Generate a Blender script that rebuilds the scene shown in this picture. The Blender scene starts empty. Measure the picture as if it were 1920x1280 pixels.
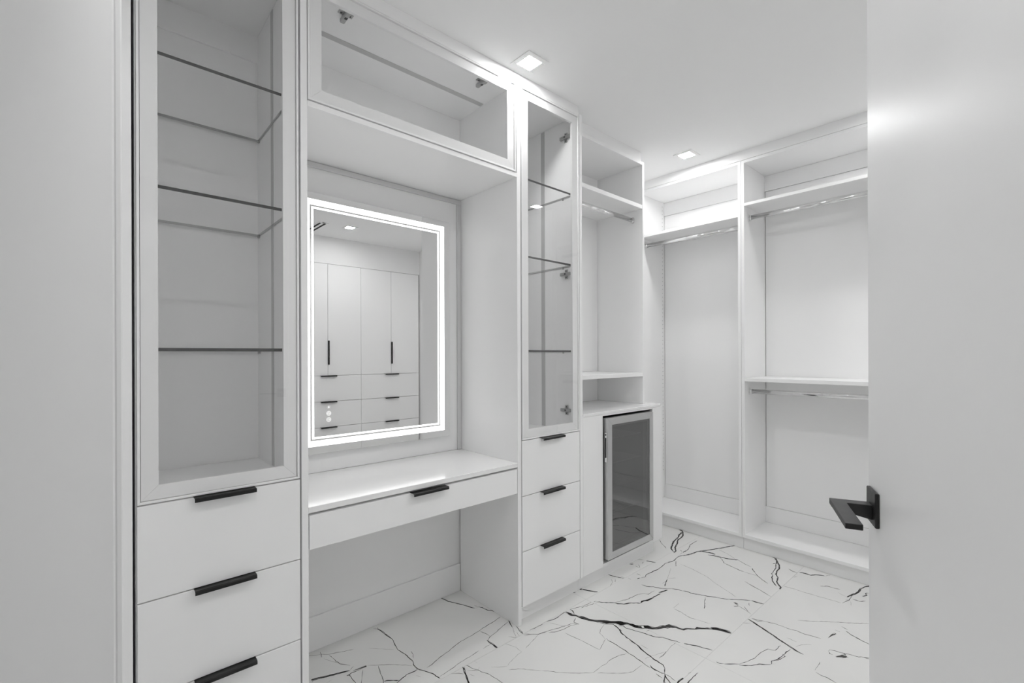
import bpy, bmesh, math, random
from math import sin, cos, pi, radians, atan2, hypot
from mathutils import Vector, Matrix

SC = bpy.context.scene
COL = SC.collection

# ------------------------------------------------------------------ camera
cam_data = bpy.data.cameras.new('camera')
cam = bpy.data.objects.new('camera', cam_data)
COL.objects.link(cam)
TH = math.atan(977.2 / 876.0)
ROLL = math.atan(0.0034)
d = Vector((cos(TH), sin(TH), 0))
r0 = Vector((sin(TH), -cos(TH), 0))
u0 = Vector((0, 0, 1))
rx = r0 * cos(ROLL) - u0 * sin(ROLL)
uy = r0 * sin(ROLL) + u0 * cos(ROLL)
m = Matrix((rx, uy, -d)).transposed().to_4x4()
m.translation = Vector((0, 0, 1.27))
cam.matrix_world = m
cam_data.sensor_width = 36.0
cam_data.lens = 876.0 / 1920.0 * 36.0
cam_data.shift_y = 25.3 / 1920.0
cam_data.clip_start = 0.01
SC.camera = cam

# ------------------------------------------------------------------ world, lamps, exposure
W = bpy.data.worlds.new('world')
SC.world = W
W.use_nodes = True
W.node_tree.nodes['Background'].inputs[0].default_value = (1, 1, 1, 1)
W.node_tree.nodes['Background'].inputs[1].default_value = 0.3
LAMP = 245.0          # radiance of the square downlights
LED = 1.9             # radiance of the mirror's light bands
SC.view_settings.view_transform = 'Standard'
SC.view_settings.look = 'None'
SC.view_settings.exposure = 0.10
SC.view_settings.gamma = 1.0
SC.view_settings.use_curve_mapping = False
SC.cycles.max_bounces = 24
SC.cycles.diffuse_bounces = 14
SC.cycles.glossy_bounces = 8
SC.cycles.transmission_bounces = 8
SC.cycles.transparent_max_bounces = 32
SC.cycles.use_denoising = True
SC.cycles.sample_clamp_indirect = 6.0

# ------------------------------------------------------------------ materials
def mat(name, base=(.8, .8, .8), rough=.4, metal=0.0, spec=.5, noise=0.0, nscale=40.0, bump=0.0, emit=0.0):
    M_ = bpy.data.materials.new(name)
    M_.use_nodes = True
    nt = M_.node_tree
    p = nt.nodes['Principled BSDF']
    p.inputs['Base Color'].default_value = (*base, 1)
    p.inputs['Roughness'].default_value = rough
    p.inputs['Metallic'].default_value = metal
    p.inputs['Specular IOR Level'].default_value = spec
    if emit:
        p.inputs['Emission Color'].default_value = (1, 1, 1, 1)
        p.inputs['Emission Strength'].default_value = emit
    if noise or bump:
        tc = nt.nodes.new('ShaderNodeTexCoord')
        nz = nt.nodes.new('ShaderNodeTexNoise')
        nz.inputs['Scale'].default_value = nscale
        nz.inputs['Detail'].default_value = 4
        nt.links.new(tc.outputs['Object'], nz.inputs['Vector'])
        if noise:
            mr = nt.nodes.new('ShaderNodeMapRange')
            mr.inputs['To Min'].default_value = rough - noise
            mr.inputs['To Max'].default_value = rough + noise
            nt.links.new(nz.outputs['Fac'], mr.inputs['Value'])
            nt.links.new(mr.outputs['Result'], p.inputs['Roughness'])
        if bump:
            b = nt.nodes.new('ShaderNodeBump')
            b.inputs['Strength'].default_value = bump
            b.inputs['Distance'].default_value = .002
            nt.links.new(nz.outputs['Fac'], b.inputs['Height'])
            nt.links.new(b.outputs['Normal'], p.inputs['Normal'])
    return M_

def glass_mat(name, tint, ior=1.5, rough=0.0):
    M_ = bpy.data.materials.new(name)
    M_.use_nodes = True
    nt = M_.node_tree
    nt.nodes.clear()
    out = nt.nodes.new('ShaderNodeOutputMaterial')
    mix = nt.nodes.new('ShaderNodeMixShader')
    fr = nt.nodes.new('ShaderNodeFresnel')
    fr.inputs['IOR'].default_value = ior
    tr = nt.nodes.new('ShaderNodeBsdfTransparent')
    tr.inputs['Color'].default_value = (*tint, 1)
    gl = nt.nodes.new('ShaderNodeBsdfGlossy')
    gl.inputs['Roughness'].default_value = rough
    gl.inputs['Color'].default_value = (1, 1, 1, 1)
    # the pane's back face must not act as a dense-to-thin interface
    geo = nt.nodes.new('ShaderNodeNewGeometry')
    mul = nt.nodes.new('ShaderNodeMath')
    mul.operation = 'MULTIPLY'
    inv = nt.nodes.new('ShaderNodeMath')
    inv.operation = 'SUBTRACT'
    inv.inputs[0].default_value = 1.0
    nt.links.new(geo.outputs['Backfacing'], inv.inputs[1])
    nt.links.new(fr.outputs['Fac'], mul.inputs[0])
    nt.links.new(inv.outputs[0], mul.inputs[1])
    nt.links.new(mul.outputs[0], mix.inputs['Fac'])
    nt.links.new(tr.outputs['BSDF'], mix.inputs[1])
    nt.links.new(gl.outputs['BSDF'], mix.inputs[2])
    nt.links.new(mix.outputs['Shader'], out.inputs['Surface'])
    return M_

def tile_mat():
    M_ = mat('marble_tile', (.80, .80, .785), .16, 0, .5)
    nt = M_.node_tree
    p = nt.nodes['Principled BSDF']
    tc = nt.nodes.new('ShaderNodeTexCoord')
    n1 = nt.nodes.new('ShaderNodeTexNoise')
    n1.inputs['Scale'].default_value = 2.2
    n1.inputs['Detail'].default_value = 6
    n1.inputs['Distortion'].default_value = 1.2
    nt.links.new(tc.outputs['Object'], n1.inputs['Vector'])
    ramp = nt.nodes.new('ShaderNodeValToRGB')
    e = ramp.color_ramp.elements
    e[0].position = .30
    e[0].color = (.745, .745, .733, 1)
    e[1].position = .70
    e[1].color = (.78, .78, .768, 1)
    nt.links.new(n1.outputs['Fac'], ramp.inputs['Fac'])
    nt.links.new(ramp.outputs['Color'], p.inputs['Base Color'])
    return M_

WHITE = mat('white_laminate', (.88, .88, .88), .34, 0, .4, noise=.03)
PAINT = mat('wall_paint', (.87, .87, .87), .55, 0, .3, noise=.05, bump=.03, nscale=220)
CEIL = mat('ceiling_paint', (.90, .90, .90), .7, 0, .25, bump=.02, nscale=260)
DOORP = mat('door_paint', (.87, .87, .87), .36, 0, .3, noise=.04, bump=.02, nscale=120)
QUARTZ = mat('white_quartz', (.86, .86, .86), .12, 0, .5, noise=.02)
TRIMG = mat('trim_profile', (.66, .66, .66), .35, .2, .5, noise=.03)
ALU = mat('white_aluminium', (.84, .84, .84), .45, .0, .5, noise=.02)
STRIP = mat('light_profile', (.50, .50, .50), .45, 0, .4, noise=.03)
BLACK = mat('black_metal', (.012, .012, .012), .38, .3, .5, noise=.05)
DARK = mat('dark_gap', (.02, .02, .02), .6, 0, .2, noise=.05)
GREYD = mat('satin_black_lever', (.010, .010, .010), .42, .0, .5, noise=.03)
STEEL = mat('brushed_steel', (.62, .62, .62), .34, .85, .5, noise=.06, nscale=14)
CHROME = mat('chrome', (.80, .80, .80), .10, 1.0, .5, noise=.02)
NICKEL = mat('nickel', (.42, .42, .42), .32, .9, .5, noise=.05)
EDGE2 = mat('glass_back_edge', (.22, .22, .22), .2, 0, .5, noise=.02)
EDGE = mat('glass_edge', (.045, .045, .045), .15, 0, .5, noise=.02)
GROUT = mat('grout', (.74, .74, .73), .8, 0, .2, noise=.05)
TILE = tile_mat()
VEIN_D = mat('dark_vein', (.012, .011, .010), .2, 0, .5, noise=.03)
VEIN_M = mat('grey_vein', (.085, .082, .078), .2, 0, .5, noise=.03)
VEIN_F = mat('faint_vein', (.34, .335, .325), .2, 0, .5, noise=.03)
FRIDGE_IN = mat('fridge_liner', (.05, .05, .052), .5, 0, .4, noise=.05)
WIRE = mat('shelf_edge', (.30, .30, .30), .3, .5, .5, noise=.03)
GASKET = mat('rubber_gasket', (.01, .01, .01), .5, 0, .4, noise=.05)
MIRROR = mat('mirror_silver', (.83, .83, .83), .002, 1.0, .5)
GLASS = glass_mat('door_glass', (.992, .992, .992), 1.65)
SHELFG = glass_mat('shelf_glass', (.978, .978, .978))
TINT = glass_mat('tinted_glass', (.42, .42, .42), 2.4)
LAMPM = mat('lamp_diffuser', (.9, .9, .9), .5, 0, .3, emit=LAMP)
LEDM = mat('led_band', (.9, .9, .9), .5, 0, .3, emit=LED)
LEDT = mat('touch_icon', (.9, .9, .9), .5, 0, .3, emit=.62)

# ------------------------------------------------------------------ mesh helpers
ORG = {}

class MB:
    """collects shapes in world metres; build() links them as one object"""
    def __init__(s):
        s.bm = bmesh.new()
        s.mats = []

    def mi(s, m_):
        if m_ not in s.mats:
            s.mats.append(m_)
        return s.mats.index(m_)

    def _merge(s, b, m_, smooth=False):
        k = s.mi(m_)
        mp = {}
        for v in b.verts:
            mp[v] = s.bm.verts.new(v.co)
        for f in b.faces:
            try:
                g = s.bm.faces.new([mp[v] for v in f.verts])
            except ValueError:
                continue
            g.material_index = k if f.material_index == 0 else f.material_index - 1
            g.smooth = smooth
        b.free()

    def box(s, x0, x1, y0, y1, z0, z1, m_, bev=.0008):
        b = bmesh.new()
        vs = [b.verts.new((x, y, z)) for x in (x0, x1) for y in (y0, y1) for z in (z0, z1)]
        for q in ((0, 1, 3, 2), (4, 6, 7, 5), (0, 4, 5, 1), (2, 3, 7, 6), (0, 2, 6, 4), (1, 5, 7, 3)):
            b.faces.new([vs[i] for i in q])
        bv = min(bev, .22 * min(abs(x1 - x0), abs(y1 - y0), abs(z1 - z0)))
        if bv > 1e-5:
            bmesh.ops.bevel(b, geom=list(b.edges), offset=bv, segments=1, affect='EDGES', profile=.5)
        bmesh.ops.recalc_face_normals(b, faces=list(b.faces))
        s._merge(b, m_)
        return s

    def slab(s, x0, x1, y0, y1, z0, z1, face_m, edge_m, axis, front_m=None):
        """plain box; the two faces across `axis` take face_m, the four edges edge_m"""
        P = [(x, y, z) for x in (x0, x1) for y in (y0, y1) for z in (z0, z1)]
        vs = [s.bm.verts.new(p) for p in P]
        q = ((0, 1, 3, 2), (4, 6, 7, 5), (0, 4, 5, 1), (2, 3, 7, 6), (0, 2, 6, 4), (1, 5, 7, 3))
        for i, f in enumerate(q):
            g = s.bm.faces.new([vs[j] for j in f])
            g.material_index = s.mi(face_m if i // 2 == axis else (front_m if front_m and i == 2 else edge_m))
        return s

    def prism(s, pts, axis, a0, a1, m_, smooth=False, bev=0):
        """polygon pts (in the two other axes, in order) pushed from a0 to a1 along axis"""
        b = bmesh.new()
        def P(p, a):
            c = list(p)
            c.insert(axis, a)
            return c
        A = [b.verts.new(P(p, a0)) for p in pts]
        B = [b.verts.new(P(p, a1)) for p in pts]
        n = len(pts)
        b.faces.new(A)
        b.faces.new(B)
        for i in range(n):
            b.faces.new((A[i], A[(i + 1) % n], B[(i + 1) % n], B[i]))
        bmesh.ops.recalc_face_normals(b, faces=list(b.faces))
        if bev:
            bmesh.ops.bevel(b, geom=list(b.edges), offset=bev, segments=2, affect='EDGES', profile=.5)
        s._merge(b, m_, smooth)
        return s

    def oval(s, c, ra, rb, axis, a0, a1, m_, n=20):
        pts = [(c[0] + ra * cos(2 * pi * i / n), c[1] + rb * sin(2 * pi * i / n)) for i in range(n)]
        return s.prism(pts, axis, a0, a1, m_, smooth=True)

    def ring(s, cx, cz, r1, r2, y0, y1, m_, n=24):
        b = bmesh.new()
        L = []
        for r, y in ((r1, y0), (r2, y0), (r2, y1), (r1, y1)):
            L.append([b.verts.new((cx + r * cos(2 * pi * i / n), y, cz + r * sin(2 * pi * i / n))) for i in range(n)])
        for k in range(4):
            A, B = L[k], L[(k + 1) % 4]
            for i in range(n):
                b.faces.new((A[i], A[(i + 1) % n], B[(i + 1) % n], B[i]))
        bmesh.ops.recalc_face_normals(b, faces=list(b.faces))
        s._merge(b, m_)
        return s

    def build(s, name, parent=None, org=None, auto=True):
        o_ = org
        if o_ is None:
            o_ = ORG[parent.as_pointer()] if parent else (0, 0, 0)
        me = bpy.data.meshes.new(name)
        for v in s.bm.verts:
            v.co -= Vector(o_)
        s.bm.to_mesh(me)
        s.bm.free()
        for m_ in s.mats:
            me.materials.append(m_)
        ob = bpy.data.objects.new(name, me)
        COL.objects.link(ob)
        if parent:
            ob.parent = parent
        else:
            ob.location = o_
        ORG[ob.as_pointer()] = o_
        return ob

def root(name, label, cat, loc, group=None):
    o = bpy.data.objects.new(name, None)
    o.empty_display_size = .1
    o.location = loc
    COL.objects.link(o)
    ORG[o.as_pointer()] = tuple(loc)
    o['label'] = label
    o['category'] = cat
    if group:
        o['group'] = group
    return o

def struct(o):
    o['kind'] = 'structure'
    return o

def P(name, parent, m_, *boxes, bev=.0008):
    b = MB()
    for q in boxes:
        b.box(*q, m_, bev)
    return b.build(name, parent)

def copy_tree(o, loc=None, label=None, parent=None):
    c = o.copy()
    COL.objects.link(c)
    if parent:
        c.parent = parent
    if loc:
        c.location = loc
    if label:
        c['label'] = label
    for ch in [x for x in bpy.data.objects if x.parent == o]:
        copy_tree(ch, parent=c)
    return c

# ------------------------------------------------------------------ the room shell
CZ = 2.588
P('ceiling', None, CEIL, (-1.75, 3.7, -1.85, 2.25, CZ, CZ + .1), bev=0)['kind'] = 'structure'
P('wall_north', None, PAINT, (.019, 3.7, 2.08, 2.2, 0, CZ), bev=0)['kind'] = 'structure'
P('wall_east', None, PAINT, (3.52, 3.7, .31, 2.08, 0, CZ), (3.10, 3.7, -1.75, .31, 0, CZ), bev=0)['kind'] = 'structure'
P('wall_south', None, PAINT, (.019, 1.553, -1.75, -1.15, 0, CZ), (1.553, 3.10, -1.75, -1.165, 2.292, CZ),
  (.019, 3.7, -1.87, -1.75, 0, CZ), bev=0)['kind'] = 'structure'
P('wall_west', None, PAINT, (-.115, .019, .742, 2.2, 0, CZ), (-.115, .019, -1.87, -.212, 0, CZ),
  (-.115, .019, -.212, .742, 2.082, CZ), bev=0)['kind'] = 'structure'
P('wall_hallway', None, PAINT, (-1.75, -1.65, -1.87, 2.2, 0, CZ), (-1.65, -.115, 1.6, 1.7, 0, CZ),
  (-1.65, -.115, -1.2, -1.1, 0, CZ), bev=0)['kind'] = 'structure'
P('trim_1', None, DOORP, (-.115, .019, .720, .742, 0, 2.06), (-.115, .019, -.212, -.190, 0, 2.06),
  (-.115, .019, -.212, .742, 2.06, 2.082), (.019, .0262, .722, .80, 0, 2.14), (.019, .0262, -.27, -.192, 0, 2.14),
  (.019, .0262, -.27, .80, 2.064, 2.14), bev=.002)['kind'] = 'structure'
P('baseboard_north', None, PAINT, (.5315, 1.4745, 2.067, 2.08, 0, .146), bev=.002)['kind'] = 'structure'
P('trim_2', None, WHITE, (.021, 1.924, 1.609, 1.627, 2.5385, CZ))['kind'] = 'structure'
P('trim_3', None, WHITE, (1.948, 2.662, 1.703, 1.723, 2.5155, CZ))['kind'] = 'structure'
P('trim_4', None, WHITE, (3.136, 3.156, .312, 2.078, 2.527, CZ))['kind'] = 'structure'

# ------------------------------------------------------------------ floor: large tiles, each one a part, with inlaid veins
floor = P('floor', None, GROUT, (-1.75, 3.7, -1.87, 2.2, -.05, -.0012), bev=0)
struct(floor)
TW, TL, GAP = .636, 1.272, .0006
YS = [.917 + TW * k for k in range(-5, 3)]
XS = [.631 + TL * k for k in range(-2, 4)]
rnd = random.Random(7)

VEINS = [
(0,'968,2051,3.9 979,2036,3.5 987,2007,2.9 988,1967,2.7 993,1925,2.6 989,1892,2.3 977,1843,2.3 978,1819,2.6 984,1788,2.6 985,1757,2.4 985,1724,2.2 976,1702,2.2 976,1681,2.4 979,1656,2.7 992,1631,2.8 1001,1612,2.7 1008,1591,2.5 1011,1558,2.4'),
(0,'986,2049,1.3 984,2036,1.4 991,2002,1.4 991,1963,1.3 993,1931,1.3'),
(0,'612,1895,6 622,1894,6.8 645,1888,6 668,1880,4.6 685,1871,4.7 709,1863,5.6 737,1853,4.7 768,1842,2.2'),
(0,'777,1831,1.7 793,1830,2.2 814,1825,5.2 827,1825,5.2 830,1824,1.8'),
(1,'619,1885,1.7 647,1880,1.7 675,1871,1.7 703,1862,1.7'),
(0,'745,1820,2 768,1823,2.1 790,1822,2.2 811,1819,2.2'),
(0,'746,1819,2.9 755,1819,2.1 755,1791,1.8 756,1762,1.7 755,1748,1.7'),
(0,'808,1811,1 797,1791,1 779,1756,1 769,1735,1'),
(0,'865,1792,1.5 858,1763,1.5 850,1733,1.5 841,1700,1.5 832,1678,1.5'),
(0,'841,1692,3.6 851,1689,3.5 870,1671,3.4 888,1656,3.4'),
(0,'866,1648,2 887,1656,2.1 904,1660,2.1 926,1667,2.3 947,1663,2.4 974,1665,2.3'),
(1,'666,2060,1.4 674,2053,1.4 700,2033,1.4 717,2026,1.4 745,2001,1.4 763,1996,1.5 789,1984,1.5 812,1975,1.5 835,1964,1.5'),
(1,'742,1995,1.5 747,1970,1.4 749,1938,1.4 755,1911,1.7 769,1890,1.9 781,1872,1.8'),
(1,'717,1988,1 733,1955,1 742,1934,1 756,1913,1'),
(1,'769,1844,1.4 789,1858,1.4'),
(1,'831,1826,1.3 865,1799,1.3 899,1772,1.3 920,1755,1.2 950,1722,1.2 969,1701,1.2'),
(1,'1015,1787,1.1 1008,1763,1.1 997,1737,1.1'),
(2,'951,1639,1.4 961,1617,1.3'),
(2,'670,1835,1.2 695,1840,1.2'),
(2,'887,1928,1 964,1845,1'),
(1,'721,2044,1.3 718,2025,1.3 712,2002,1.3'),
(0,'1007,1650,1.5 1034,1653,1.5 1083,1668,1.5 1118,1675,1.6 1150,1683,1.5 1181,1692,1.6 1215,1699,1.7 1245,1700,1.8 1276,1702,1.8 1317,1706,1.7 1363,1714,1.8 1417,1720,1.8 1469,1727,1.8'),
(0,'1014,1569,1.3 1039,1572,1.3 1077,1576,1.3 1118,1582,1.3 1146,1585,1.3 1176,1587,1.3 1231,1594,1.4'),
(1,'1254,1591,1.2 1275,1594,1.2 1295,1592,1.3'),
(0,'1469,1673,1.6 1415,1660,1.6 1377,1648,1.6 1329,1637,1.5 1305,1625,1.4'),
(0,'1305,1629,2.9 1302,1605,3.7 1304,1584,4.8 1302,1567,6.3 1301,1555,5'),
(1,'1322,1702,1.8 1329,1671,1.7 1332,1641,1.6'),
(0,'1477,1681,2.7 1465,1655,2.8 1454,1624,2.8'),
(1,'1454,1624,1 1430,1586,1 1415,1556,1'),
(0,'1472,1619,2.1 1462,1592,2.1 1454,1564,2.3 1455,1553,2.6'),
(0,'1470,1595,1.4 1461,1568,1.4 1457,1555,1.4'),
(1,'1455,1553,2 1478,1528,2 1503,1506,2 1532,1500,1.8 1552,1495,1.9'),
(1,'1443,1584,1 1432,1554,1'),
(1,'1394,1584,1.9 1404,1568,1.9 1412,1555,1.9'),
(1,'1498,1553,1.8 1541,1549,1.8 1580,1549,1.7'),
(0,'1483,1609,2.3 1496,1608,2.4'),
(2,'1448,1539,1.4 1480,1526,1.4'),
(1,'1498,1501,1.1 1458,1490,1.1 1391,1471,1'),
(2,'1364,1464,1.1 1324,1459,1 1280,1447,1 1257,1437,1'),
(2,'1345,1550,1.4 1358,1526,1.3 1365,1503,1.2 1363,1475,1.1 1364,1464,1.2'),
(0,'1118,1554,3.3 1105,1523,3.2 1092,1493,3.2 1079,1464,3.1 1076,1457,3.1'),
(0,'1122,1551,2.2 1107,1521,2.1 1093,1487,2.1 1078,1456,2'),
(0,'1135,1553,1.6 1144,1517,1.6 1152,1497,1.6 1155,1479,1.6 1169,1454,1.6 1171,1432,1.5 1177,1406,1.5 1177,1378,1.4 1176,1367,1.3'),
(1,'1119,1524,1.6 1151,1495,1.6'),
(1,'1168,1509,1 1153,1496,1'),
(2,'1061,1552,2.4 1084,1535,2.3 1097,1517,2.3'),
(2,'1173,1552,1.1 1177,1534,1.1'),
(2,'1113,1503,1.1 1122,1479,1'),
(2,'1204,1476,1.2 1235,1449,1.2 1257,1437,1.2'),
(1,'1246,1417,1.2 1287,1386,1.2 1307,1359,1.2 1338,1323,1.2'),
(1,'1339,1323,1.4 1365,1297,1.4 1384,1267,1.4 1432,1221,1.4 1472,1186,1.4 1485,1176,1.2 1504,1178,1.1 1540,1178,1.1 1565,1174,1.1 1587,1177,1.1 1623,1176,1.2 1651,1169,1.3 1685,1156,1.4'),
(0,'1734,1546,5.2 1735,1529,9.6 1738,1506,14.8 1748,1489,10.4 1751,1475,9 1759,1456,16.8 1761,1442,13.3 1768,1423,11.4 1779,1404,11.4 1786,1389,15.4 1801,1374,15.3 1815,1357,17.6 1828,1340,15.3 1841,1326,17.6 1855,1306,26.1 1865,1294,21.4 1874,1282,13.7 1882,1261,13.3 1884,1244,17.2 1893,1229,23.5 1910,1215,19.8 1923,1201,18.4 1930,1185,16.2 1942,1171,13.9 1958,1164,13.8 1979,1155,17.1 1986,1146,18.7 2008,1138,18.1 2011,1130,20.8 2019,1114,9.2 2019,1097,6.8 2026,1081,10.5 2044,1075,5 2056,1061,4.8 2071,1046,4.4 2087,1041,12.4 2096,1030,6.5 2110,1017,7.5 2127,1000,13.5'),
(0,'2133,1003,8.9 2148,985,8.6 2156,970,8.3 2162,948,8.2 2170,930,5.2'),
(0,'2125,999,9 2139,981,9.6 2148,966,9.3 2153,947,9.9 2162,921,9.9'),
(0,'1605,1550,2.4 1628,1545,2.5 1654,1539,2.3 1686,1542,2.1 1711,1547,2.2 1734,1546,2.3'),
(0,'1769,1546,3.9 1767,1524,3.4 1753,1504,2.9'),
(0,'1550,1548,2.1 1577,1549,2.2'),
(2,'1608,1532,1.6 1627,1493,1.6 1642,1468,1.6'),
(1,'1505,1504,1.8 1534,1498,1.8 1559,1493,1.9 1598,1479,1.9 1638,1469,1.9 1675,1460,2 1700,1449,2.1'),
(1,'1548,1482,2 1581,1463,1.9 1609,1455,1.8 1639,1453,1.7 1669,1451,1.9 1702,1434,2.1'),
(0,'1731,1477,1.6 1697,1459,1.6 1698,1447,2.6 1703,1431,2.7'),
(1,'1601,1431,1.4 1605,1400,1.4 1611,1358,1.4 1615,1315,1.3 1618,1277,1.3 1620,1248,1.3'),
(1,'1620,1248,1 1661,1264,1 1701,1279,1'),
(1,'1701,1279,1.2 1708,1299,1.2 1718,1322,1 1743,1337,1 1776,1347,1 1790,1352,1'),
(0,'1707,1280,2.2 1702,1262,2.4 1702,1233,2.4 1700,1200,2.4 1698,1171,2.3 1692,1134,2.3 1690,1110,2.2 1684,1081,2.2 1680,1060,2.2 1679,1038,2.2'),
(0,'1784,1372,2.3 1799,1348,2.2 1820,1322,3.4 1820,1311,4 1809,1284,3.5 1792,1258,3.5 1786,1236,3.9 1778,1206,3.9 1773,1178,3.9 1768,1154,3.6 1758,1132,4.3 1749,1106,3.6 1743,1082,3.7 1738,1055,3.7 1735,1032,3.7 1732,1015,2.5 1720,999,1.6 1694,984,2.5'),
(0,'1829,1299,4.8 1845,1284,5 1841,1266,3.1 1849,1239,2.2 1857,1216,2.2 1864,1192,2.7 1871,1166,3.2 1880,1134,3.2 1902,1114,2.6 1908,1085,3.1 1919,1059,3.1 1922,1041,3.1'),
(0,'1929,1027,4.6 1941,1008,4.6 1949,994,4.6 1956,982,4.6 1963,959,4.6 1969,938,4.6 1977,923,4.5'),
(1,'1884,1188,1.5 1916,1184,1.6'),
(0,'1811,1290,3.5 1804,1264,3.5'),
(0,'1692,1049,2.8 1683,1037,3.2 1681,1020,3.7 1685,1005,3.8 1686,991,3.8 1693,983,3.7'),
(0,'1665,1005,1.9 1659,975,1.8'),
(0,'1693,983,2.4 1679,972,2.2 1651,962,2.2 1638,949,2.5'),
(1,'1495,1164,1.2 1519,1143,1.2 1540,1120,1.2 1564,1098,1.1 1588,1083,1.1 1608,1072,1 1634,1074,1 1669,1072,1'),
(1,'1760,1046,1 1818,1047,1'),
(2,'1713,1086,1.1 1757,1073,1.1 1818,1053,1.1'),
(2,'1782,1150,1.4 1780,1112,1.3'),
(1,'1758,1048,1 1804,1048,1 1843,1051,1 1877,1055,1.1 1913,1054,1.1'),
(1,'2157,1202,2.1 2155,1160,2 2144,1126,1.9 2140,1101,2.1 2150,1082,2.2'),
(2,'2150,1082,1.8 2154,1052,1.8 2163,1017,1.8'),
(2,'2163,1206,1.1 2223,1211,1.1'),
(1,'2354,905,1.9 2351,877,1.9 2371,863,1.6'),
(2,'2284,917,2.8 2311,891,2.8'),
(1,'2434,1019,1.7 2423,995,1.8 2411,964,1.7 2400,941,1.7 2391,922,1.6'),
(1,'2437,973,3 2406,944,2.9'),
(1,'2402,1010,8.8 2418,995,8.8'),
(0,'1752,921,3.7 1751,902,3.4 1743,888,2.8 1725,870,2.6'),
(0,'1670,919,3.4 1700,922,3.6 1721,919,5 1723,906,5.6 1720,891,5.4 1718,876,5.3'),
(0,'1691,982,2 1691,956,1.9 1683,932,1.8'),
(0,'1689,981,2.9 1672,963,3.1 1661,942,3.2 1655,933,3.1'),
(0,'1658,966,1.7 1632,954,1.7'),
(1,'1760,920,1.2 1788,912,1.2 1820,903,1.4 1830,894,1.6'),
(0,'1772,898,1.2 1814,886,1.1 1837,887,1.2 1861,876,1.3 1893,869,1.3 1912,861,1.4'),
(1,'1784,885,1 1814,886,1'),
(0,'1843,900,1.6 1877,892,1.6 1894,885,1.7 1913,876,2.2 1914,861,2.3 1925,850,2.1'),
(0,'1925,850,3.3 1941,835,3.4 1956,820,3.4 1967,806,3.5'),
(0,'1967,806,1.4 1997,797,1.4 2033,785,1.4 2059,779,1.2 2088,779,1.2 2124,776,1.3 2160,765,1.3 2173,740,1.6 2197,740,1.6 2229,738,1.1'),
(0,'1962,804,3 1975,788,2.9 1997,771,2.6 2030,752,2.8 2045,734,3 2061,720,2.9'),
(0,'2064,720,2 2086,725,2.3 2108,716,2.7 2130,711,2.4 2152,709,2.3 2166,707,2.2 2201,705,2.3 2232,700,2.5'),
(0,'2102,714,1.9 2126,707,1.9 2148,701,1.7 2161,700,1.7 2170,711,2.5'),
(2,'2068,719,1.4 2083,708,1.5'),
(0,'2337,916,3.4 2317,866,4.7 2294,811,5.2 2269,754,5 2254,715,4.3 2239,682,4.4 2232,651,2.6'),
(2,'2310,740,2.2 2310,700,2.2'),
(2,'2269,691,1.4 2300,678,1.5 2321,664,1.7 2333,649,1.9'),
(1,'2355,907,2.5 2370,860,2.4 2388,818,2.4 2393,784,2.4 2391,759,2.4 2401,727,2.4 2400,693,2.3 2410,663,2.3 2414,635,2.3'),
(1,'2502,754,1.9 2535,711,1.9 2573,673,1.8 2608,635,1.8 2653,586,1.8 2679,556,1.8 2720,517,1.7'),
(2,'2705,1067,2.2 2676,999,2.1 2652,949,2.1 2640,920,2'),
(2,'2812,919,2.7 2819,869,2.7 2820,814,2.6 2825,758,2.6 2834,704,2.6 2839,658,2.5'),
(1,'2957,781,3.2 2990,751,3.8 2990,720,3.9 2996,698,3.9'),
(2,'2956,697,1.7 2940,682,2.1 2931,658,2.4'),
(0,'3170,597,6.7 3123,617,3.6 3088,625,4.2 3049,624,7.3 3009,631,6.4 2972,641,5.2 2927,653,3.1'),
(0,'2885,647,3.5 2902,637,2.2 2938,637,1.8 2969,639,1.8'),
(1,'2840,653,1.9 2875,645,2.1 2905,634,2.2'),
(0,'2997,601,5.2 3025,587,3.3 3048,595,2.8 3064,589,4.8'),
(1,'2925,627,4.2 2925,599,3.9 2950,576,3.2'),
(2,'2892,629,1.1 2843,614,1.1'),
(0,'2567,576,3.7 2545,549,4.1 2538,526,4.5 2531,504,4.4 2521,475,4.3'),
(1,'2594,599,2.3 2582,572,2.2'),
(1,'2538,612,2.9 2538,592,2.8'),
(1,'2445,614,1 2488,609,4.5 2511,602,5.2'),
(1,'2336,587,1 2351,585,1.5 2361,569,2.1 2365,549,2.1 2378,522,2.1 2385,492,1.9 2419,456,1.7'),
(1,'2336,587,1.7 2321,577,2.3 2324,569,2.7'),
(1,'2317,556,4.3 2332,542,10.4 2354,526,17.1'),
(1,'2370,541,3.6 2362,529,11.8'),
(1,'2398,479,2.8 2402,453,2.8'),
(0,'2156,589,1 2188,588,1 2228,590,1'),
(0,'2146,582,2.1 2140,561,2.1 2143,542,2.1 2131,506,1.9'),
(0,'1961,1647,7.2 1964,1640,13 1968,1634,7.3'),
(0,'1968,1634,5.7 1982,1604,5.7 1998,1572,5.8 2019,1548,2.1'),
(0,'1906,1647,6.4 1915,1636,6.4'),
(0,'2213,1644,4.3 2220,1602,4.4 2234,1567,4.5 2247,1545,4.5'),
(1,'2248,1581,2.2 2248,1554,2.2'),
(1,'2262,1542,2.8 2260,1522,2.7'),
(1,'2179,1596,1.6 2156,1570,1.4 2109,1551,1.5'),
(1,'2199,1583,1.5 2166,1561,1.4'),
(0,'2418,1635,7.6 2438,1623,7.6'),
(0,'2435,1644,4.5 2451,1632,4.5'),
(1,'2424,1599,3 2419,1573,3'),
(0,'2454,1596,2.1 2424,1569,2.1'),
(1,'2482,1589,2.1 2507,1597,2.1'),
(1,'2508,1640,2.9 2531,1613,2.9'),
(0,'2538,1594,9.5 2544,1570,5.7 2552,1540,2.8'),
(0,'2290,1500,4.4 2314,1494,4.4'),
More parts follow.
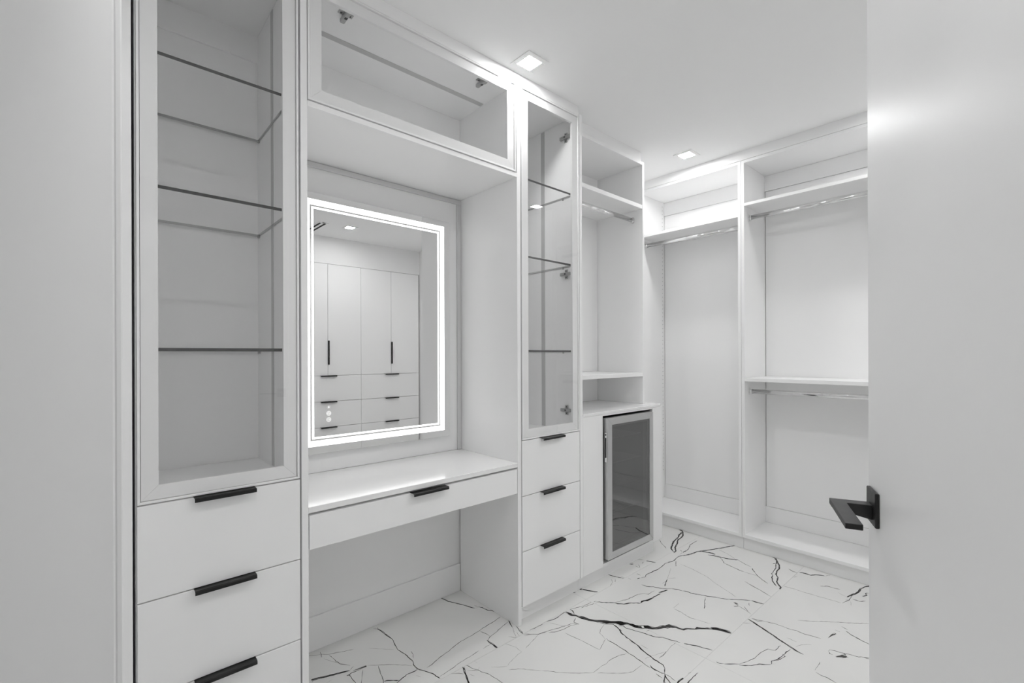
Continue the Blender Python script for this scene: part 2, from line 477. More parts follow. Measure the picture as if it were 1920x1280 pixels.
(0,'2314,1494,2 2346,1482,2 2380,1495,3 2415,1490,3.7 2455,1488,3.7 2492,1484,3.5 2534,1487,3.1 2578,1495,3.4 2610,1491,4.3 2655,1481,3.7 2710,1489,3.3 2743,1489,4.3 2771,1480,5'),
(1,'2344,1538,3 2344,1511,3'),
(0,'2769,1481,5.2 2803,1463,4.7 2852,1452,4.1 2895,1447,4.6 2919,1432,5.3 2954,1418,5.2 2995,1398,5.2 3054,1372,5.1 3113,1350,5.2 3169,1324,5.4'),
(1,'2251,1447,2.3 2256,1417,3.9 2277,1389,3.9 2289,1363,3.9 2303,1336,3.7 2335,1311,3.7 2349,1284,3.9 2357,1259,3.8'),
(0,'2357,1259,3.8 2362,1248,3.8 2370,1208,3.8 2392,1160,3.7 2419,1112,3.7 2436,1075,3.6 2468,1037,3.4 2502,1001,3.5 2521,975,3.6'),
(0,'2525,973,6.6 2525,954,6.7 2535,917,3'),
(0,'2329,1351,3.1 2376,1370,3.2 2413,1383,3.3'),
(1,'2347,1376,1.4 2386,1376,1.4'),
(2,'2427,1387,2.3 2464,1358,2.3'),
(2,'2417,1385,1.1 2484,1411,1.1 2552,1441,1.1'),
(1,'2667,1470,1.9 2598,1434,1.9'),
(0,'2244,1337,3.5 2269,1328,7.7 2304,1321,4.8'),
(0,'2242,1324,3.3 2191,1329,3.2 2177,1328,3.1 2155,1330,6.7 2125,1335,7.6 2101,1348,5 2080,1343,2.6'),
(0,'2080,1343,4.5 2046,1374,4.4 2011,1395,4.4 1989,1419,4.6 1984,1432,4.6 1970,1447,4.6 1948,1472,4.6 1926,1498,4.6'),
(1,'1928,1499,2.5 1926,1507,2.4 1898,1515,2.1 1848,1521,2.1 1794,1537,2.2 1774,1546,2.3'),
(1,'1921,1494,2.2 1888,1502,2.1 1843,1513,2.1 1821,1516,2'),
(1,'1989,1432,2.2 2025,1421,2.2 2062,1410,2.1 2108,1404,2 2147,1401,2.2 2174,1386,2.8 2189,1363,2.5 2218,1365,1.9 2244,1361,2.1'),
(0,'3166,1713,12.7 3145,1681,5.8 3077,1642,4.9 3026,1632,6 2980,1627,5.1 2917,1600,4.7 2847,1576,6.2 2803,1545,4.4 2770,1540,5.6'),
(0,'3129,1678,5.4 3069,1666,4.9 3018,1648,5 2931,1632,4.9 2872,1611,5.9 2814,1584,6.2 2775,1543,5.3'),
(0,'3068,1675,4.5 3106,1665,4.6'),
(1,'2892,1714,2.2 2848,1678,2.5 2795,1608,2.8'),
(0,'3066,1532,1.8 3008,1532,3.2 2955,1528,2.6 2898,1507,2.5 2838,1499,3.1 2816,1505,4.3'),
(0,'2854,1505,4.5 2814,1500,4.5'),
(1,'2770,1499,1.4 2820,1508,1.4'),
(1,'2837,1535,2.7 2822,1513,2.6'),
(0,'2917,1440,8.9 2932,1399,8.9 2940,1372,8.4 2936,1349,7.7'),
(0,'2896,1378,3.2 2912,1351,5.9 2920,1316,5.9 2934,1265,5.8 2963,1220,5.7'),
(1,'2920,1316,2.4 2894,1288,2.1 2857,1260,2.4 2849,1236,3.4 2832,1174,3.4 2825,1129,3.4'),
(2,'2825,1129,2.8 2829,1064,2.7'),
(1,'2963,1220,2.3 2934,1165,2.4 2919,1125,2.5'),
(0,'2908,1117,3.3 2866,1086,3.2'),
(0,'2866,1086,1.5 2834,1059,2.5 2795,1009,2.8 2779,983,2.9'),
(2,'3027,1369,2.2 3002,1302,2.1 2965,1237,1.9'),
(1,'2711,1080,2 2684,1024,2.1 2670,978,2 2640,921,1.9'),
(2,'2646,1428,2.1 2637,1352,2 2607,1244,1.7 2569,1184,1.6 2538,1112,1.6 2502,1041,1.5'),
(0,'2384,1149,1 2330,1127,2.2 2300,1111,2.2 2267,1099,1.5'),
(1,'2441,1026,5.6 2433,1003,5.5'),
(1,'2490,973,2.3 2465,961,2.2'),
(0,'3166,1092,14.2 3158,1074,6.4 3116,1049,4.9 3066,1021,4.1 3017,1006,3.8 2970,1003,3.8 2931,994,3.9 2891,970,3.7 2839,959,3.6 2806,938,6.1 2786,921,3.7 2758,917,3.4'),
(0,'3118,1053,3.2 3069,1042,3.1 3023,1024,3 2967,1017,3.2 2921,1013,3 2904,1002,3 2869,995,4.4 2832,976,5 2798,955,4.1 2783,939,5'),
(0,'3061,1056,3.6 3088,1043,3.6'),
(0,'3058,912,6 3067,883,5.9 3064,856,5.7 3089,839,4.9 3109,815,5.6 3114,799,5.9'),
(1,'3059,968,3.1 3041,938,3.6 3045,918,4'),
(2,'3114,799,1.9 3154,780,1.9'),
(2,'2956,922,2.1 2990,902,2.1'),
(0,'1350,2073,4.3 1357,2039,4.3 1362,2018,4.6 1379,1982,4.7 1392,1952,4.7 1403,1925,4.5 1408,1906,4.4 1414,1888,4.8 1425,1873,1.6'),
(1,'1425,1873,1.6 1441,1868,1.7'),
(1,'1435,1895,1.6 1446,1874,1.6'),
(0,'1444,1872,3.8 1455,1854,3.4 1455,1836,3.2 1461,1815,3.7 1473,1801,3.6 1478,1778,3.3'),
]


def strands(tone, pts, rng):
    """splits a traced vein into short crooked quads, returns [(mid, quad, tone)]"""
    out = []
    C = []
    for i in range(len(pts) - 1):
        (x0, y0, w0), (x1, y1, w1) = pts[i], pts[i + 1]
        L = hypot(x1 - x0, y1 - y0)
        n = max(1, int(L / .011))
        for k in range(n):
            t = k / n
            C.append((x0 + (x1 - x0) * t, y0 + (y1 - y0) * t, w0 + (w1 - w0) * t))
    C.append(pts[-1])
    sides = []
    for i, (x, y, w) in enumerate(C):
        a, b = C[max(i - 1, 0)], C[min(i + 1, len(C) - 1)]
        dx, dy = b[0] - a[0], b[1] - a[1]
        L = hypot(dx, dy) or 1
        nx, ny = -dy / L, dx / L
        j = rng.uniform(-1, 1) * min(.0012 + .16 * w, .0028)
        ww = w * rng.uniform(.55, 1.35) * .5
        if i in (0, len(C) - 1):
            ww *= .35
        sides.append(((x + nx * (j + ww), y + ny * (j + ww)), (x + nx * (j - ww), y + ny * (j - ww))))
    for i in range(len(sides) - 1):
        q = (sides[i][0], sides[i][1], sides[i + 1][1], sides[i + 1][0])
        mx = sum(p[0] for p in q) / 4
        my = sum(p[1] for p in q) / 4
        out.append(((mx, my), q, tone))
    return out

quads = []
for tone, s_ in VEINS:
    pts = []
    for t in s_.split():
        a, b, c = t.split(',')
        pts.append((int(a) / 1000, int(b) / 1000, float(c) / 1000 * (1.4 if float(c) < 6 else 1.15)))
    quads += strands(tone, pts, rnd)
    wmax = max(p[2] for p in pts)
    if wmax > .007:
        for sgn in (-1, 1):
            pp = []
            for i, (x, y, w) in enumerate(pts):
                a, b = pts[max(i - 1, 0)], pts[min(i + 1, len(pts) - 1)]
                L = hypot(b[0] - a[0], b[1] - a[1]) or 1
                o = sgn * w * .5
                pp.append((x - (b[1] - a[1]) / L * o, y + (b[0] - a[0]) / L * o, min(w * .3, .003)))
            quads += strands(tone, pp, rnd)

def cell(x, y):
    i = max(k for k in range(len(XS)) if XS[k] <= x) if x >= XS[0] else None
    j = max(k for k in range(len(YS)) if YS[k] <= y) if y >= YS[0] else None
    return i, j

by = {}
for mid, q, tone in quads:
    by.setdefault(cell(*mid), []).append((q, tone))
# tiles the photograph never shows carry the same printed vein pattern
SEEN = {(cell(1.0, 1.3)), (cell(2.5, 1.3)), (cell(2.5, .7)), (cell(1.8, 1.3)), (cell(1.2, 1.8)), (cell(2.5, 1.8))}
src = cell(2.5, 1.3)
veinm = (VEIN_D, VEIN_M, VEIN_F)
for i in range(len(XS) - 1):
    for j in range(len(YS) - 1):
        x0, x1, y0, y1 = XS[i] + GAP, XS[i + 1] - GAP, YS[j] + GAP, YS[j + 1] - GAP
        x0, x1, y0, y1 = max(x0, -1.74), min(x1, 3.69), max(y0, -1.86), min(y1, 2.19)
        if x1 - x0 < .05 or y1 - y0 < .05:
            continue
        b = MB()
        b.box(x0, x1, y0, y1, -.0012, 0, TILE, .0003)
        lst = by.get((i, j), [])
        ox = oy = 0
        if (i, j) not in SEEN:
            ox, oy = XS[i] - XS[src[0]], YS[j] - YS[src[1]]
            lst = [([(p[0] + ox, p[1] + oy) for p in q], t) for q, t in by.get(src, [])]
        for q, tone in lst:
            if not all(x0 - .004 < p[0] < x1 + .004 and y0 - .004 < p[1] < y1 + .004 for p in q):
                continue
            vs = [b.bm.verts.new((p[0], p[1], .00025 - tone * .00006)) for p in q]
            f = b.bm.faces.new(vs)
            f.normal_update()
            if f.normal.z < 0:
                f.normal_flip()
            f.material_index = b.mi(veinm[tone])
        b.build('tile', floor)

# ------------------------------------------------------------------ shared cabinet parts
def pull(parent, xc, zt, yf=1.607, L=.158, dr=1, name='handle'):
    """black edge pull on a drawer's top edge: a flat tab with a turned-down lip; dr = +1 faces -y, -1 faces +y"""
    x0, x1 = xc - L / 2, xc + L / 2
    f = yf - .024 * dr
    pr = [(yf + .010 * dr, zt - .0002), (yf + .010 * dr, zt + .0020), (f + .004 * dr, zt + .0020), (f, zt - .001),
          (f, zt - .0095), (f + .0025 * dr, zt - .0095), (f + .0025 * dr, zt - .002), (f + .005 * dr, zt - .0002)]
    b = MB()
    b.prism(pr, 0, x0, x1, BLACK)
    return b.build(name, parent)

def glazed_door(cab, x0, x1, z0, z1, y=1.607):
    rim = .0062
    dr = MB()
    dr.box(x0, x1, y - .002, y + .018, z0, z0 + rim, ALU, .0006)
    dr.box(x0, x1, y - .002, y + .018, z1 - rim, z1, ALU, .0006)
    dr.box(x0, x0 + rim, y - .002, y + .018, z0 + rim, z1 - rim, ALU, .0006)
    dr.box(x1 - rim, x1, y - .002, y + .018, z0 + rim, z1 - rim, ALU, .0006)
    door = dr.build('door', cab)
    g = .0016
    a0, a1, b0, b1 = x0 + rim + g, x1 - rim - g, z0 + rim + g, z1 - rim - g
    w = .039
    c = .00022
    for pts in (
        [(a0 + c, b0), (a1 - c, b0), (a1 - w - c, b0 + w), (a0 + w + c, b0 + w)],
        [(a0 + c, b1), (a1 - c, b1), (a1 - w - c, b1 - w), (a0 + w + c, b1 - w)],
        [(a0, b0 + c), (a0, b1 - c), (a0 + w, b1 - w - c), (a0 + w, b0 + w + c)],
        [(a1, b0 + c), (a1, b1 - c), (a1 - w, b1 - w - c), (a1 - w, b0 + w + c)]):
        MB().prism(pts, 1, y + .0042, y + .017, ALU).build('frame_rail', door)
    gp = MB()
    gp.slab(a0, a1, y, y + .004, b0, b1, GLASS, GLASS, 1)
    p = gp.build('glass_pane', door)
    p['label'] = 'clear grey tinted glass covering frame and opening'
    return door

def hinge(cab, kind, a, y, z):
    """concealed cup hinge; kind 'side' sits on a right-hand panel x=a, 'top' under a panel z=z at x=a"""
    b = MB()
    if kind == 'side':
        b.box(a - .004, a, y - .010, y + .010, z - .026, z + .026, NICKEL, .001)
        b.box(a - .016, a - .003, y - .036, y + .036, z - .0085, z + .0085, NICKEL, .002)
        b.box(a - .0168, a - .015, y - .006, y + .004, z - .004, z + .004, DARK, 0)
        b.box(a - .0046, a - .0035, y - .004, y + .004, z + .014, z + .021, DARK, 0)
        b.box(a - .0046, a - .0035, y - .004, y + .004, z - .021, z - .014, DARK, 0)
    else:
        b.box(a - .027, a + .027, y - .010, y + .010, z - .004, z, NICKEL, .001)
        b.box(a - .0085, a + .0085, y - .036, y + .036, z - .018, z - .003, NICKEL, .002)
        b.box(a - .004, a + .006, y - .006, y + .006, z - .0188, z - .017, DARK, 0)
        b.box(a + .013, a + .020, y - .004, y + .004, z - .0046, z - .0035, DARK, 0)
        b.box(a - .020, a - .013, y - .004, y + .004, z - .0046, z - .0035, DARK, 0)
    return b.build('hinge', cab)

def tower(name, label, xl, xr, dl, dr_, hx, out_panel, hinges):
    """display tower: carcass between xl and xr, door and drawers from dl to dr_"""
    cab = root(name, label, 'cabinet', ((xl + xr) / 2, 1.84, 0), 'glass fronted display towers')
    t = .013
    P('outer_panel', cab, WHITE, out_panel)
    P('side_panel', cab, WHITE, (xl, xl + t, 1.628, 2.068, .082, 2.549))
    P('side_panel', cab, WHITE, (xr - t, xr, 1.628, 2.068, .082, 2.549))
    P('back_panel', cab, WHITE, (xl + t, xr - t, 2.060, 2.068, .082, 2.549))
    P('back_rail', cab, WHITE, (xl + t, xr - t, 2.050, 2.060, 2.430, 2.533))
    P('top_panel', cab, WHITE, (xl + t, xr - t, 1.628, 2.060, 2.533, 2.549))
    P('deck', cab, WHITE, (xl + t, xr - t, 1.628, 2.060, .848, .8655))
    P('toe_kick', cab, WHITE, (xl - .007, xr + (.029 if xl > 1 else .007), 1.643, 1.661, 0, .081))
    P('light_channel', cab, STRIP, (xr - t - .0015, xr - t, 1.843, 1.871, .868, 2.531), bev=.0003)
    for z in (2.114, 1.740, 1.284):
        s = MB()
        s.slab(xl + t + .002, xr - t - .002, 1.632, 2.046, z, z + .0095, SHELFG, EDGE2, 2, EDGE)
        sh = s.build('glass_shelf', cab)
        sh['label'] = 'clear glass shelf with dark front edge'
        for px in (xl + t, xr - t - .008):
            for py in (1.70, 2.030):
                P('shelf_pin', sh, NICKEL, (px, px + .008, py, py + .006, z - .007, z - .0002))
    glazed_door(cab, dl, dr_, .8685, 2.5345)
    for z0, z1 in ((.6040, .8640), (.3420, .6005), (.0815, .3385)):
        q = P('drawer', cab, WHITE, (dl - .0005, dr_ + .0015, 1.607, 1.626, z0, z1))
        pull(q, hx, z1)
    for z in hinges:
        hinge(cab, 'side', xr - t, 1.681, z)
    return cab

tower('display_cabinet', 'tall white display cabinet with glass door and three wide drawers at the left end',
      .0838, .5030, .0870, .5030, .2925, (.0210, .0772, 1.607, 2.068, 0, 2.549), ())
tower('display_cabinet', 'white display cabinet with hinges showing behind its glass, between vanity desk and fridge counter',
      1.5050, 1.9180, 1.5035, 1.9190, 1.7040, (1.9250, 1.9465, 1.607, 2.068, .0815, 2.549), (2.440, 1.704, .972))

# ------------------------------------------------------------------ vanity desk
van = root('vanity_desk', 'white built in vanity desk with one drawer and open knee space', 'desk', (1.003, 1.84, 0))
P('side_panel', van, WHITE, (.5100, .5310, 1.607, 2.068, 0, 2.549))['label'] = 'full height white end panel'
P('side_panel', van, WHITE, (1.4750, 1.4970, 1.607, 2.068, 0, 2.549))['label'] = 'full height white end panel'
P('countertop', van, QUARTZ, (.5312, 1.4748, 1.6075, 2.062, .7455, .7655), bev=.0012)['label'] = 'glossy white stone top'
P('back_panel', van, WHITE, (.5312, 1.4748, 2.0620, 2.0695, .766, 2.099))
for q in ((.5314, 1.4746, 2.052, 2.0618, 2.0755, 2.0985), (.5314, .5560, 2.052, 2.0618, .7665, 2.0750),
          (1.4500, 1.4735, 2.052, 2.0618, .7665, 2.0750)):
    P('trim_strip', van, TRIMG, q, bev=.0012)
dw = P('drawer', van, WHITE, (.5345, 1.4720, 1.608, 1.627, .6235, .7365))
pull(dw, .9945, .7365, L=.160)
P('drawer_box', dw, WHITE, (.565, 1.440, 1.6275, 2.02, .640, .697))
P('front_rail', van, WHITE, (.5312, 1.4748, 1.634, 1.652, .700, .7452))

# ------------------------------------------------------------------ bridge cabinet over the vanity
br = root('bridge_cabinet', 'long horizontal glass fronted cabinet bridging over the vanity mirror', 'cabinet', (1.003, 1.84, 2.10))
P('bottom_panel', br, WHITE, (.5314, 1.4746, 1.607, 2.068, 2.1000, 2.1195))
P('top_panel', br, WHITE, (.5314, 1.4746, 1.628, 2.068, 2.533, 2.549))
P('back_panel', br, WHITE, (.5314, 1.4746, 2.060, 2.068, 2.1198, 2.5328))
P('light_channel', br, STRIP, (.5330, 1.466, 1.843, 1.871, 2.5312, 2.5330), bev=.0003)
glazed_door(br, .5335, 1.4670, 2.1235, 2.5345)
hinge(br, 'top', .698, 1.693, 2.533)
hinge(br, 'top', 1.336, 1.693, 2.533)

# ------------------------------------------------------------------ lit mirror
mi = root('mirror', 'rectangular wall mirror with lit white border above the vanity desk', 'mirror', (1.003, 2.06, .85))
P('housing', mi, ALU, (.645, 1.361, 2.036, 2.0618, .875, 1.940))
P('mirror_glass', mi, MIRROR, (.624, 1.382, 2.031, 2.0358, .8515, 1.9615), bev=.0006)
def border(name, x0, x1, z0, z1, w, y, m_):
    P(name, mi, m_, (x0, x1, y, 2.0312, z0, z0 + w), (x0, x1, y, 2.0312, z1 - w, z1),
      (x0, x0 + w, y, 2.0312, z0 + w, z1 - w), (x1 - w, x1, y, 2.0312, z0 + w, z1 - w), bev=0)
border('light_band', .655, 1.351, .8845, 1.9325, .0245, 2.0302, LEDM)
border('light_line', .687, 1.319, .9165, 1.9005, .0080, 2.0302, LEDM)
for z in (1.048, 1.021, .994):
    b = MB()
    if z > 1.04:
        b.ring(.757, z, 0, .0030, 2.0302, 2.0311, LEDT, 12)
        for k in range(8):
            a = k * pi / 4
            b.ring(.757 + .0062 * cos(a), z + .0062 * sin(a), 0, .0009, 2.0302, 2.0311, LEDT, 6)
    else:
        b.ring(.757, z, .0078, .0094, 2.0302, 2.0311, LEDT, 28)
        b.ring(.757, z, .0028, .0042, 2.0302, 2.0311, LEDT, 16)
        if z > 1.0:
            b.box(.7478, .7505, 2.0302, 2.0311, z - .0008, z + .0008, LEDT, 0)
            b.box(.7635, .7662, 2.0302, 2.0311, z - .0008, z + .0008, LEDT, 0)
    b.build('touch_icon', mi)

# ------------------------------------------------------------------ fridge counter and open hanging unit above it
fc = root('fridge_counter', 'low white cabinet with thin worktop housing the drinks fridge', 'cabinet', (2.345, 1.84, 0))
P('filler_panel', fc, WHITE, (1.9475, 2.1220, 1.607, 1.627, .0815, .9355), bev=.002)
P('filler_panel', fc, WHITE, (2.6320, 2.7450, 1.607, 1.627, .0815, .9355), bev=.002)
P('top_rail', fc, WHITE, (2.1222, 2.6318, 1.607, 1.627, .9262, .9355))
P('bottom_rail', fc, WHITE, (2.1222, 2.6318, 1.607, 1.627, .0815, .0995))
P('side_panel', fc, WHITE, (2.7270, 2.7450, 1.6275, 2.070, .0815, .9355))
P('side_panel', fc, WHITE, (1.9475, 1.9655, 1.6275, 2.070, .0815, .9355))
P('deck', fc, WHITE, (1.9658, 2.7268, 1.6275, 2.070, .0815, .0995))
P('toe_kick', fc, WHITE, (1.9475, 2.6950, 1.643, 1.661, 0, .0812), (2.6770, 2.6950, 1.6612, 2.07, 0, .0812))
cr = .03
arc = [(2.745 - cr + cr * cos(a), 1.604 + cr + cr * sin(a)) for a in [radians(-90 + 9 * k) for k in range(11)]]
MB().prism([(1.9475, 1.604)] + arc + [(2.745, 2.070), (1.9475, 2.070)], 2, .9358, .9512, QUARTZ, bev=.0018).build('countertop', fc)

fr = root('drinks_fridge', 'stainless steel drinks fridge with dark glass door under the short counter', 'fridge', (2.367, 1.83, .0995))
b = MB()
b.box(2.140, 2.160, 1.626, 2.040, .110, .910, FRIDGE_IN)
b.box(2.576, 2.596, 1.626, 2.040, .110, .910, FRIDGE_IN)
b.box(2.160, 2.576, 2.020, 2.040, .110, .910, FRIDGE_IN)
b.box(2.160, 2.576, 1.626, 2.020, .890, .910, FRIDGE_IN)
b.box(2.160, 2.576, 1.626, 2.020, .110, .150, FRIDGE_IN)
b.build('body', fr)
for x in (2.17, 2.56):
    for y in (1.66, 2.0):
        MB().oval((x, y), .015, .015, 2, .0996, .110, BLACK, 12).build('foot', fr)
fx0, fx1, fz0, fz1, fw, fy = 2.1350, 2.5980, .1220, .9135, .0385, 1.582
b = MB()
c = .0004
for pts in (
    [(fx0 + c, fz0), (fx1 - c, fz0), (fx1 - fw - c, fz0 + fw), (fx0 + fw + c, fz0 + fw)],
    [(fx0 + c, fz1), (fx1 - c, fz1), (fx1 - fw - c, fz1 - fw), (fx0 + fw + c, fz1 - fw)],
    [(fx0, fz0 + c), (fx0, fz1 - c), (fx0 + fw, fz1 - fw - c), (fx0 + fw, fz0 + fw + c)],
    [(fx1, fz0 + c), (fx1, fz1 - c), (fx1 - fw, fz1 - fw - c), (fx1 - fw, fz0 + fw + c)]):
    b.prism(pts, 1, fy, fy + .034, STEEL, bev=.0016)
fd = b.build('door', fr)
gx0, gx1, gz0, gz1 = fx0 + fw, fx1 - fw, fz0 + fw, fz1 - fw
b = MB()
b.slab(gx0, gx1, fy + .003, fy + .008, gz0, gz1, TINT, GASKET, 1)
b.build('glass_pane', fd)['label'] = 'dark tinted glass'
b = MB()
gw = .014
b.box(gx0, gx1, fy + .010, fy + .034, gz0 - .002, gz0 + gw, GASKET)
b.box(gx0, gx1, fy + .010, fy + .034, gz1 - gw, gz1 + .002, GASKET)
b.box(gx0 - .002, gx0 + gw, fy + .010, fy + .034, gz0 + gw, gz1 - gw, GASKET)
b.box(gx1 - gw, gx1 + .002, fy + .010, fy + .034, gz0 + gw, gz1 - gw, GASKET)
b.box(gx1 - gw - .010, gx1 - gw - .007, fy + .012, fy + .034, gz0 + gw, gz1 - gw, WIRE)
b.box(gx0 - .004, gx1 + .004, fy + .0345, fy + .043, gz0 - .02, gz0 + gw + .004, GASKET)
b.build('gasket', fd)
b = MB()
b.box(fx0 - .0055, fx0 + .0005, 1.5865, 1.6020, .668, .834, CHROME, .0015)
b.box(fx0 - .0066, fx0 - .005, 1.5905, 1.5985, .694, .806, DARK, .0003)
b.oval((1.5945, .822), .004, .004, 0, fx0 - .0066, fx0 - .005, DARK, 12)
b.build('handle', fd)['label'] = 'chrome pocket handle with dark slot'
for z in (.775, .628, .488, .335):
    b = MB()
    b.box(2.161, 2.575, 1.655, 1.659, z, z + .006, WIRE, .001)
    b.box(2.161, 2.575, 1.995, 1.999, z, z + .004, WIRE, .001)
    for k in range(17):
        x = 2.175 + k * .0245
        b.box(x, x + .003, 1.659, 1.995, z, z + .003, WIRE, 0)
    b.build('wire_shelf', fr)
b = MB()
b.box(2.168, 2.30, 1.640, 1.72, .868, .889, FRIDGE_IN, .004)
for x in (2.222, 2.236):
    b.box(x, x + .005, 1.6388, 1.6402, .872, .884, LEDT, 0)
b.build('control_panel', fr)
for z in (.83, .70, .60, .56):  # small grey discs on the fridge's back wall
    MB().oval((2.40, z), .006, .006, 1, 2.016, 2.0201, WIRE, 12).build('back_disc', fr)

def rod(parent, axis, a0, a1, c, ra=.0075, rb=.0150):
    """oval chrome rail with an end socket at each end"""
    rr = MB().oval(c, ra, rb, axis, a0 + .004, a1 - .004, CHROME).build('hanging_rod', parent)
    for s_, e_ in ((a0, a0 + .004), (a1 - .004, a1)):
        MB().oval(c, ra + .006, rb + .006, axis, s_, e_, CHROME).build('rod_socket', rr)
    for s_, e_ in ((a0 + .004, a0 + .016), (a1 - .016, a1 - .004)):
        q = MB().oval((c[0], c[1] - .002), ra + .0022, rb + .0022, axis, s_, e_, CHROME).build('rod_collar', rr)
    return rr

hu = root('hanging_unit', 'open white hanging unit with two shelves standing on the fridge counter', 'wardrobe', (2.305, 1.87, .9512))
P('side_panel', hu, WHITE, (1.9475, 1.9655, 1.683, 2.060, .9514, 2.5150))
P('side_panel', hu, WHITE, (2.6450, 2.6640, 1.683, 2.060, .9514, 2.5150))
P('top_panel', hu, WHITE, (1.9657, 2.6448, 1.683, 2.060, 2.4950, 2.5150))
P('back_panel', hu, WHITE, (1.9657, 2.6410, 2.0450, 2.0520, .9514, 2.2120))
P('back_rail', hu, WHITE, (1.9657, 2.6448, 2.0430, 2.0520, 2.2370, 2.4948))
P('shelf', hu, WHITE, (1.9657, 2.6448, 1.684, 2.0445, 2.2110, 2.2360))
P('shelf', hu, WHITE, (1.9657, 2.6448, 1.684, 2.0425, 1.1300, 1.1530))
rod(hu, 0, 1.9657, 2.6448, (1.754, 2.150))

# ------------------------------------------------------------------ open wardrobes on the far wall
def bay(label, y0, y1, shelves, rods, holes):
    t = .019
    b0 = root('open_wardrobe', label, 'wardrobe', (3.32, (y0 + y1) / 2, 0), 'open wardrobe bays on the far wall')
    P('side_panel', b0, WHITE, (3.14, 3.505, y1, y1 + t, .0815, 2.5262))
    P('side_panel', b0, WHITE, (3.14, 3.505, y0 - t, y0, .0815, 2.5262))
    P('top_panel', b0, WHITE, (3.14, 3.490, y0, y1, 2.5080, 2.5262))
    P('base_shelf', b0, WHITE, (3.14, 3.490, y0, y1, .0815, .1010))
    P('toe_kick', b0, WHITE, (3.165, 3.183, y0 - t, y1 + t, 0, .0812))
    P('back_rail', b0, WHITE, (3.4902, 3.4985, y0, y1, .1012, .2115))
    P('back_rail', b0, WHITE, (3.4902, 3.4985, y0, y1, 2.4020, 2.5078))
    P('back_panel', b0, WHITE, (3.4950, 3.5000, y0 + .003, y1 - .003, .2130, 2.4000))
    for z0, z1 in shelves:
        P('shelf', b0, WHITE, (3.141, 3.492, y0 + .0003, y1 - .0003, z0, z1))
    for z in rods:
        rod(b0, 1, y0, y1, (3.216, z))
    if holes:
        hb = MB()
        z = .33
        while z < 2.50:
            if not any(a - .01 < z < c_ + .01 for a, c_ in shelves):
                hb.oval((3.466, z), .0027, .0027, 1, y1 - .0004, y1 + .0002, TRIMG_D, 8)
            z += .032
        o = hb.build('shelf_pin_holes', b0)
        o['kind'] = 'stuff'
    return b0

TRIMG_D = mat('hole_shadow', (.16, .16, .16), .7, 0, .2, noise=.05)
bay('open white wardrobe bay with one shelf and one rod in the far left corner', 1.287, 2.020, [(2.166, 2.186)], [2.118], True)
bay('wide open white wardrobe bay with two shelves and two rods, partly hidden by the door', .331, 1.2475,
    [(2.2300, 2.2480), (1.0940, 1.1165)], [2.166, 1.027], False)

# ------------------------------------------------------------------ closed wardrobes opposite, seen in the mirror
def closed_unit(x0, x1, label):
    c0 = root('closed_wardrobe', label, 'wardrobe', (x0, -1.44, 0), 'closed wardrobes reflected in the mirror')
    w = x1 - x0
    t = .018
    yb = -1.735
    P('side_panel', c0, WHITE, (x0 + .0005, x0 + t, yb, -1.172, .10, 2.288))
    P('side_panel', c0, WHITE, (x1 - t, x1 - .0005, yb, -1.172, .10, 2.288))
    P('top_panel', c0, WHITE, (x0 + t, x1 - t, yb, -1.172, 2.268, 2.288))
    P('back_panel', c0, WHITE, (x0 + t, x1 - t, yb, yb + .008, .10, 2.268))
    P('toe_kick', c0, WHITE, (x0 + .0005, x1 - .0005, -1.215, -1.197, 0, .099))
    P('deck', c0, WHITE, (x0 + t, x1 - t, yb + .008, -1.172, .10, .118))
    xm = x0 + w * .5
    P('door', c0, WHITE, (x0 + .0015, xm - .0015, -1.170, -1.150, 1.0505, 2.285))
    d2 = P('door', c0, WHITE, (xm + .0015, x1 - .0015, -1.170, -1.150, 1.0505, 2.285))
    b = MB()
    b.box(xm + .0005, xm + .0125, -1.152, -1.130, 1.170, 1.436, BLACK, .001)
    b.build('handle', d2)
    for z0, z1 in ((.7640, 1.0470), (.4810, .7600), (.1015, .4775)):
        q = P('drawer', c0, WHITE, (x0 + .0015, x1 - .0015, -1.170, -1.150, z0, z1))
        pull(q, (x0 + x1) / 2 + .005, z1, -1.150, .178, -1)
    return c0
cw = closed_unit(1.5545, 2.3175, 'closed white wardrobe, left of the two in the mirror, with two doors over three drawers')
copy_tree(cw, (2.3175, -1.44, 0), 'closed white wardrobe, right of the two in the mirror, beside the bare wall')

# ------------------------------------------------------------------ ceiling lights and vent
def downlight(x, y, label):
    o = root('ceiling_light', label, 'ceiling light', (x, y, CZ), 'square recessed ceiling lights')
    a, h = .0625, .0385
    b = MB()
    for q in ((-a, a, -a, -h), (-a, a, h, a), (-a, -h, -h, h), (h, a, -h, h)):
        b.box(x + q[0], x + q[1], y + q[2], y + q[3], CZ - .0045, CZ - .0002, CEIL, .0012)
    b.build('frame', o)
    P('diffuser', o, LAMPM, (x - h, x + h, y - h, y + h, CZ - .0030, CZ - .0004), bev=0)
    return o
dl = downlight(1.468, 1.513, 'square white ceiling light above the mirror, nearest the display cabinets')
copy_tree(dl, (2.922, 1.525, CZ), 'square white ceiling light near the far corner wardrobes')
copy_tree(dl, (1.973, -.630, CZ), 'square white ceiling light seen in the mirror before the closed wardrobes')
copy_tree(dl, (.085, .330, CZ), 'added square white fill light in the ceiling just inside the doorway, unseen')  # added lamp, brightens the left tower and the jamb
copy_tree(dl, (2.935, .274, CZ), 'square white ceiling light behind the open door, mirrored in the narrow display cabinet glass')
copy_tree(dl, (1.468, .274, CZ), 'added square white fill light in the ceiling amid the room, unseen')  # added to lift the right tower's fronts, set in the middle lamp row

copy_tree(dl, (-.85, .30, CZ), 'added square white fill light in the hallway ceiling, unseen')  # added behind the camera to lift the door jamb and door face

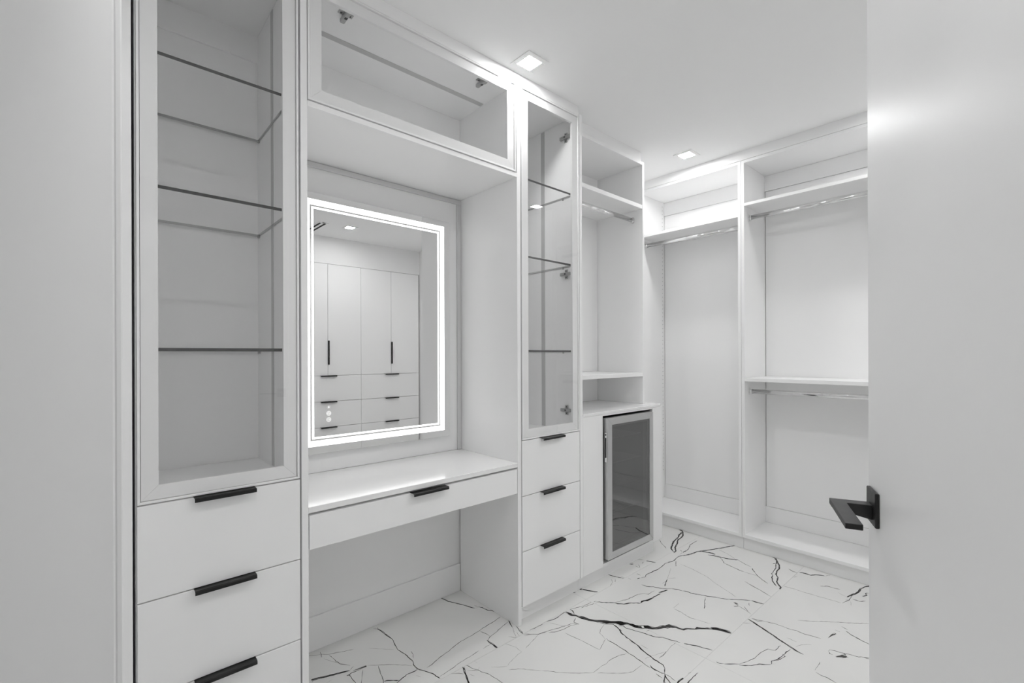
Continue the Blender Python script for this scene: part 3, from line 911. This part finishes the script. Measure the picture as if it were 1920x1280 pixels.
vt = root('ceiling_vent', 'white ceiling air vent with two black slots seen in the mirror', 'vent', (1.703, -.84, CZ))
P('plate', vt, CEIL, (1.655, 1.668, -1.06, -.62, CZ - .004, CZ - .0002), (1.692, 1.715, -1.06, -.62, CZ - .004, CZ - .0002),
  (1.739, 1.752, -1.06, -.62, CZ - .004, CZ - .0002), (1.668, 1.739, -.645, -.62, CZ - .004, CZ - .0002),
  (1.668, 1.739, -1.06, -1.04, CZ - .004, CZ - .0002))
P('slot', vt, DARK, (1.668, 1.692, -1.04, -.645, CZ - .0015, CZ - .0002), bev=0)
P('slot', vt, DARK, (1.715, 1.739, -1.04, -.645, CZ - .0015, CZ - .0002), bev=0)

# ------------------------------------------------------------------ the open door with its lever handle
PHI = radians(22.42)
ex, ey = .8892, .1699
DWID = .898
hx, hy = ex - DWID * cos(PHI), ey - DWID * sin(PHI)
leaf = MB()
leaf.box(0, DWID, -.040, 0, .008, 2.050, DOORP, .0015)
door = leaf.build('door_1', None, (0, 0, 0))
door.location = (hx, hy, 0)
door.rotation_euler = (0, 0, PHI)
struct(door)
ORG[door.as_pointer()] = (0, 0, 0)
RX, RZ, RS = DWID - .0385, 1.0455, .02485
b = MB()
b.box(RX - RS, RX + RS, .0001, .0055, RZ - RS, RZ + RS, BLACK, .0012)
hd = b.build('door_handle', door)
hd['label'] = 'matt black lever handle on a square plate'
b = MB()
# neck: tapers outward, its top level with the lever
lt = RZ + .0037
nk = [(.0055, lt + .0005), (.0550, lt), (.0550, lt - .0085), (.046, lt - .012), (.0055, lt - .021)]
def nprof(x0, x1):
    bb = bmesh.new()
    A = [bb.verts.new((x0, p[0], p[1])) for p in nk]
    B = [bb.verts.new((x1, p[0], p[1])) for p in nk]
    bb.faces.new(A); bb.faces.new(B)
    for i in range(len(nk)):
        bb.faces.new((A[i], A[(i + 1) % len(nk)], B[(i + 1) % len(nk)], B[i]))
    bmesh.ops.recalc_face_normals(bb, faces=list(bb.faces))
    bmesh.ops.bevel(bb, geom=list(bb.edges), offset=.0006, segments=1, affect='EDGES')
    b._merge(bb, GREYD)
nprof(RX - .0097, RX + .0097)
# flat bar of the lever, rounded at the outer corner
y1_, y0_ = .0552, .0358
arc = [(RX + .0097 - .007 + .007 * cos(a), y1_ - .007 + .007 * sin(a)) for a in [radians(15 * k) for k in range(7)]]
b.prism([(RX - .1093, y0_), (RX + .0097, y0_)] + arc + [(RX - .1093, y1_)], 2, lt - .0076, lt + .0002, GREYD, bev=.0009)
b.build('lever', hd)
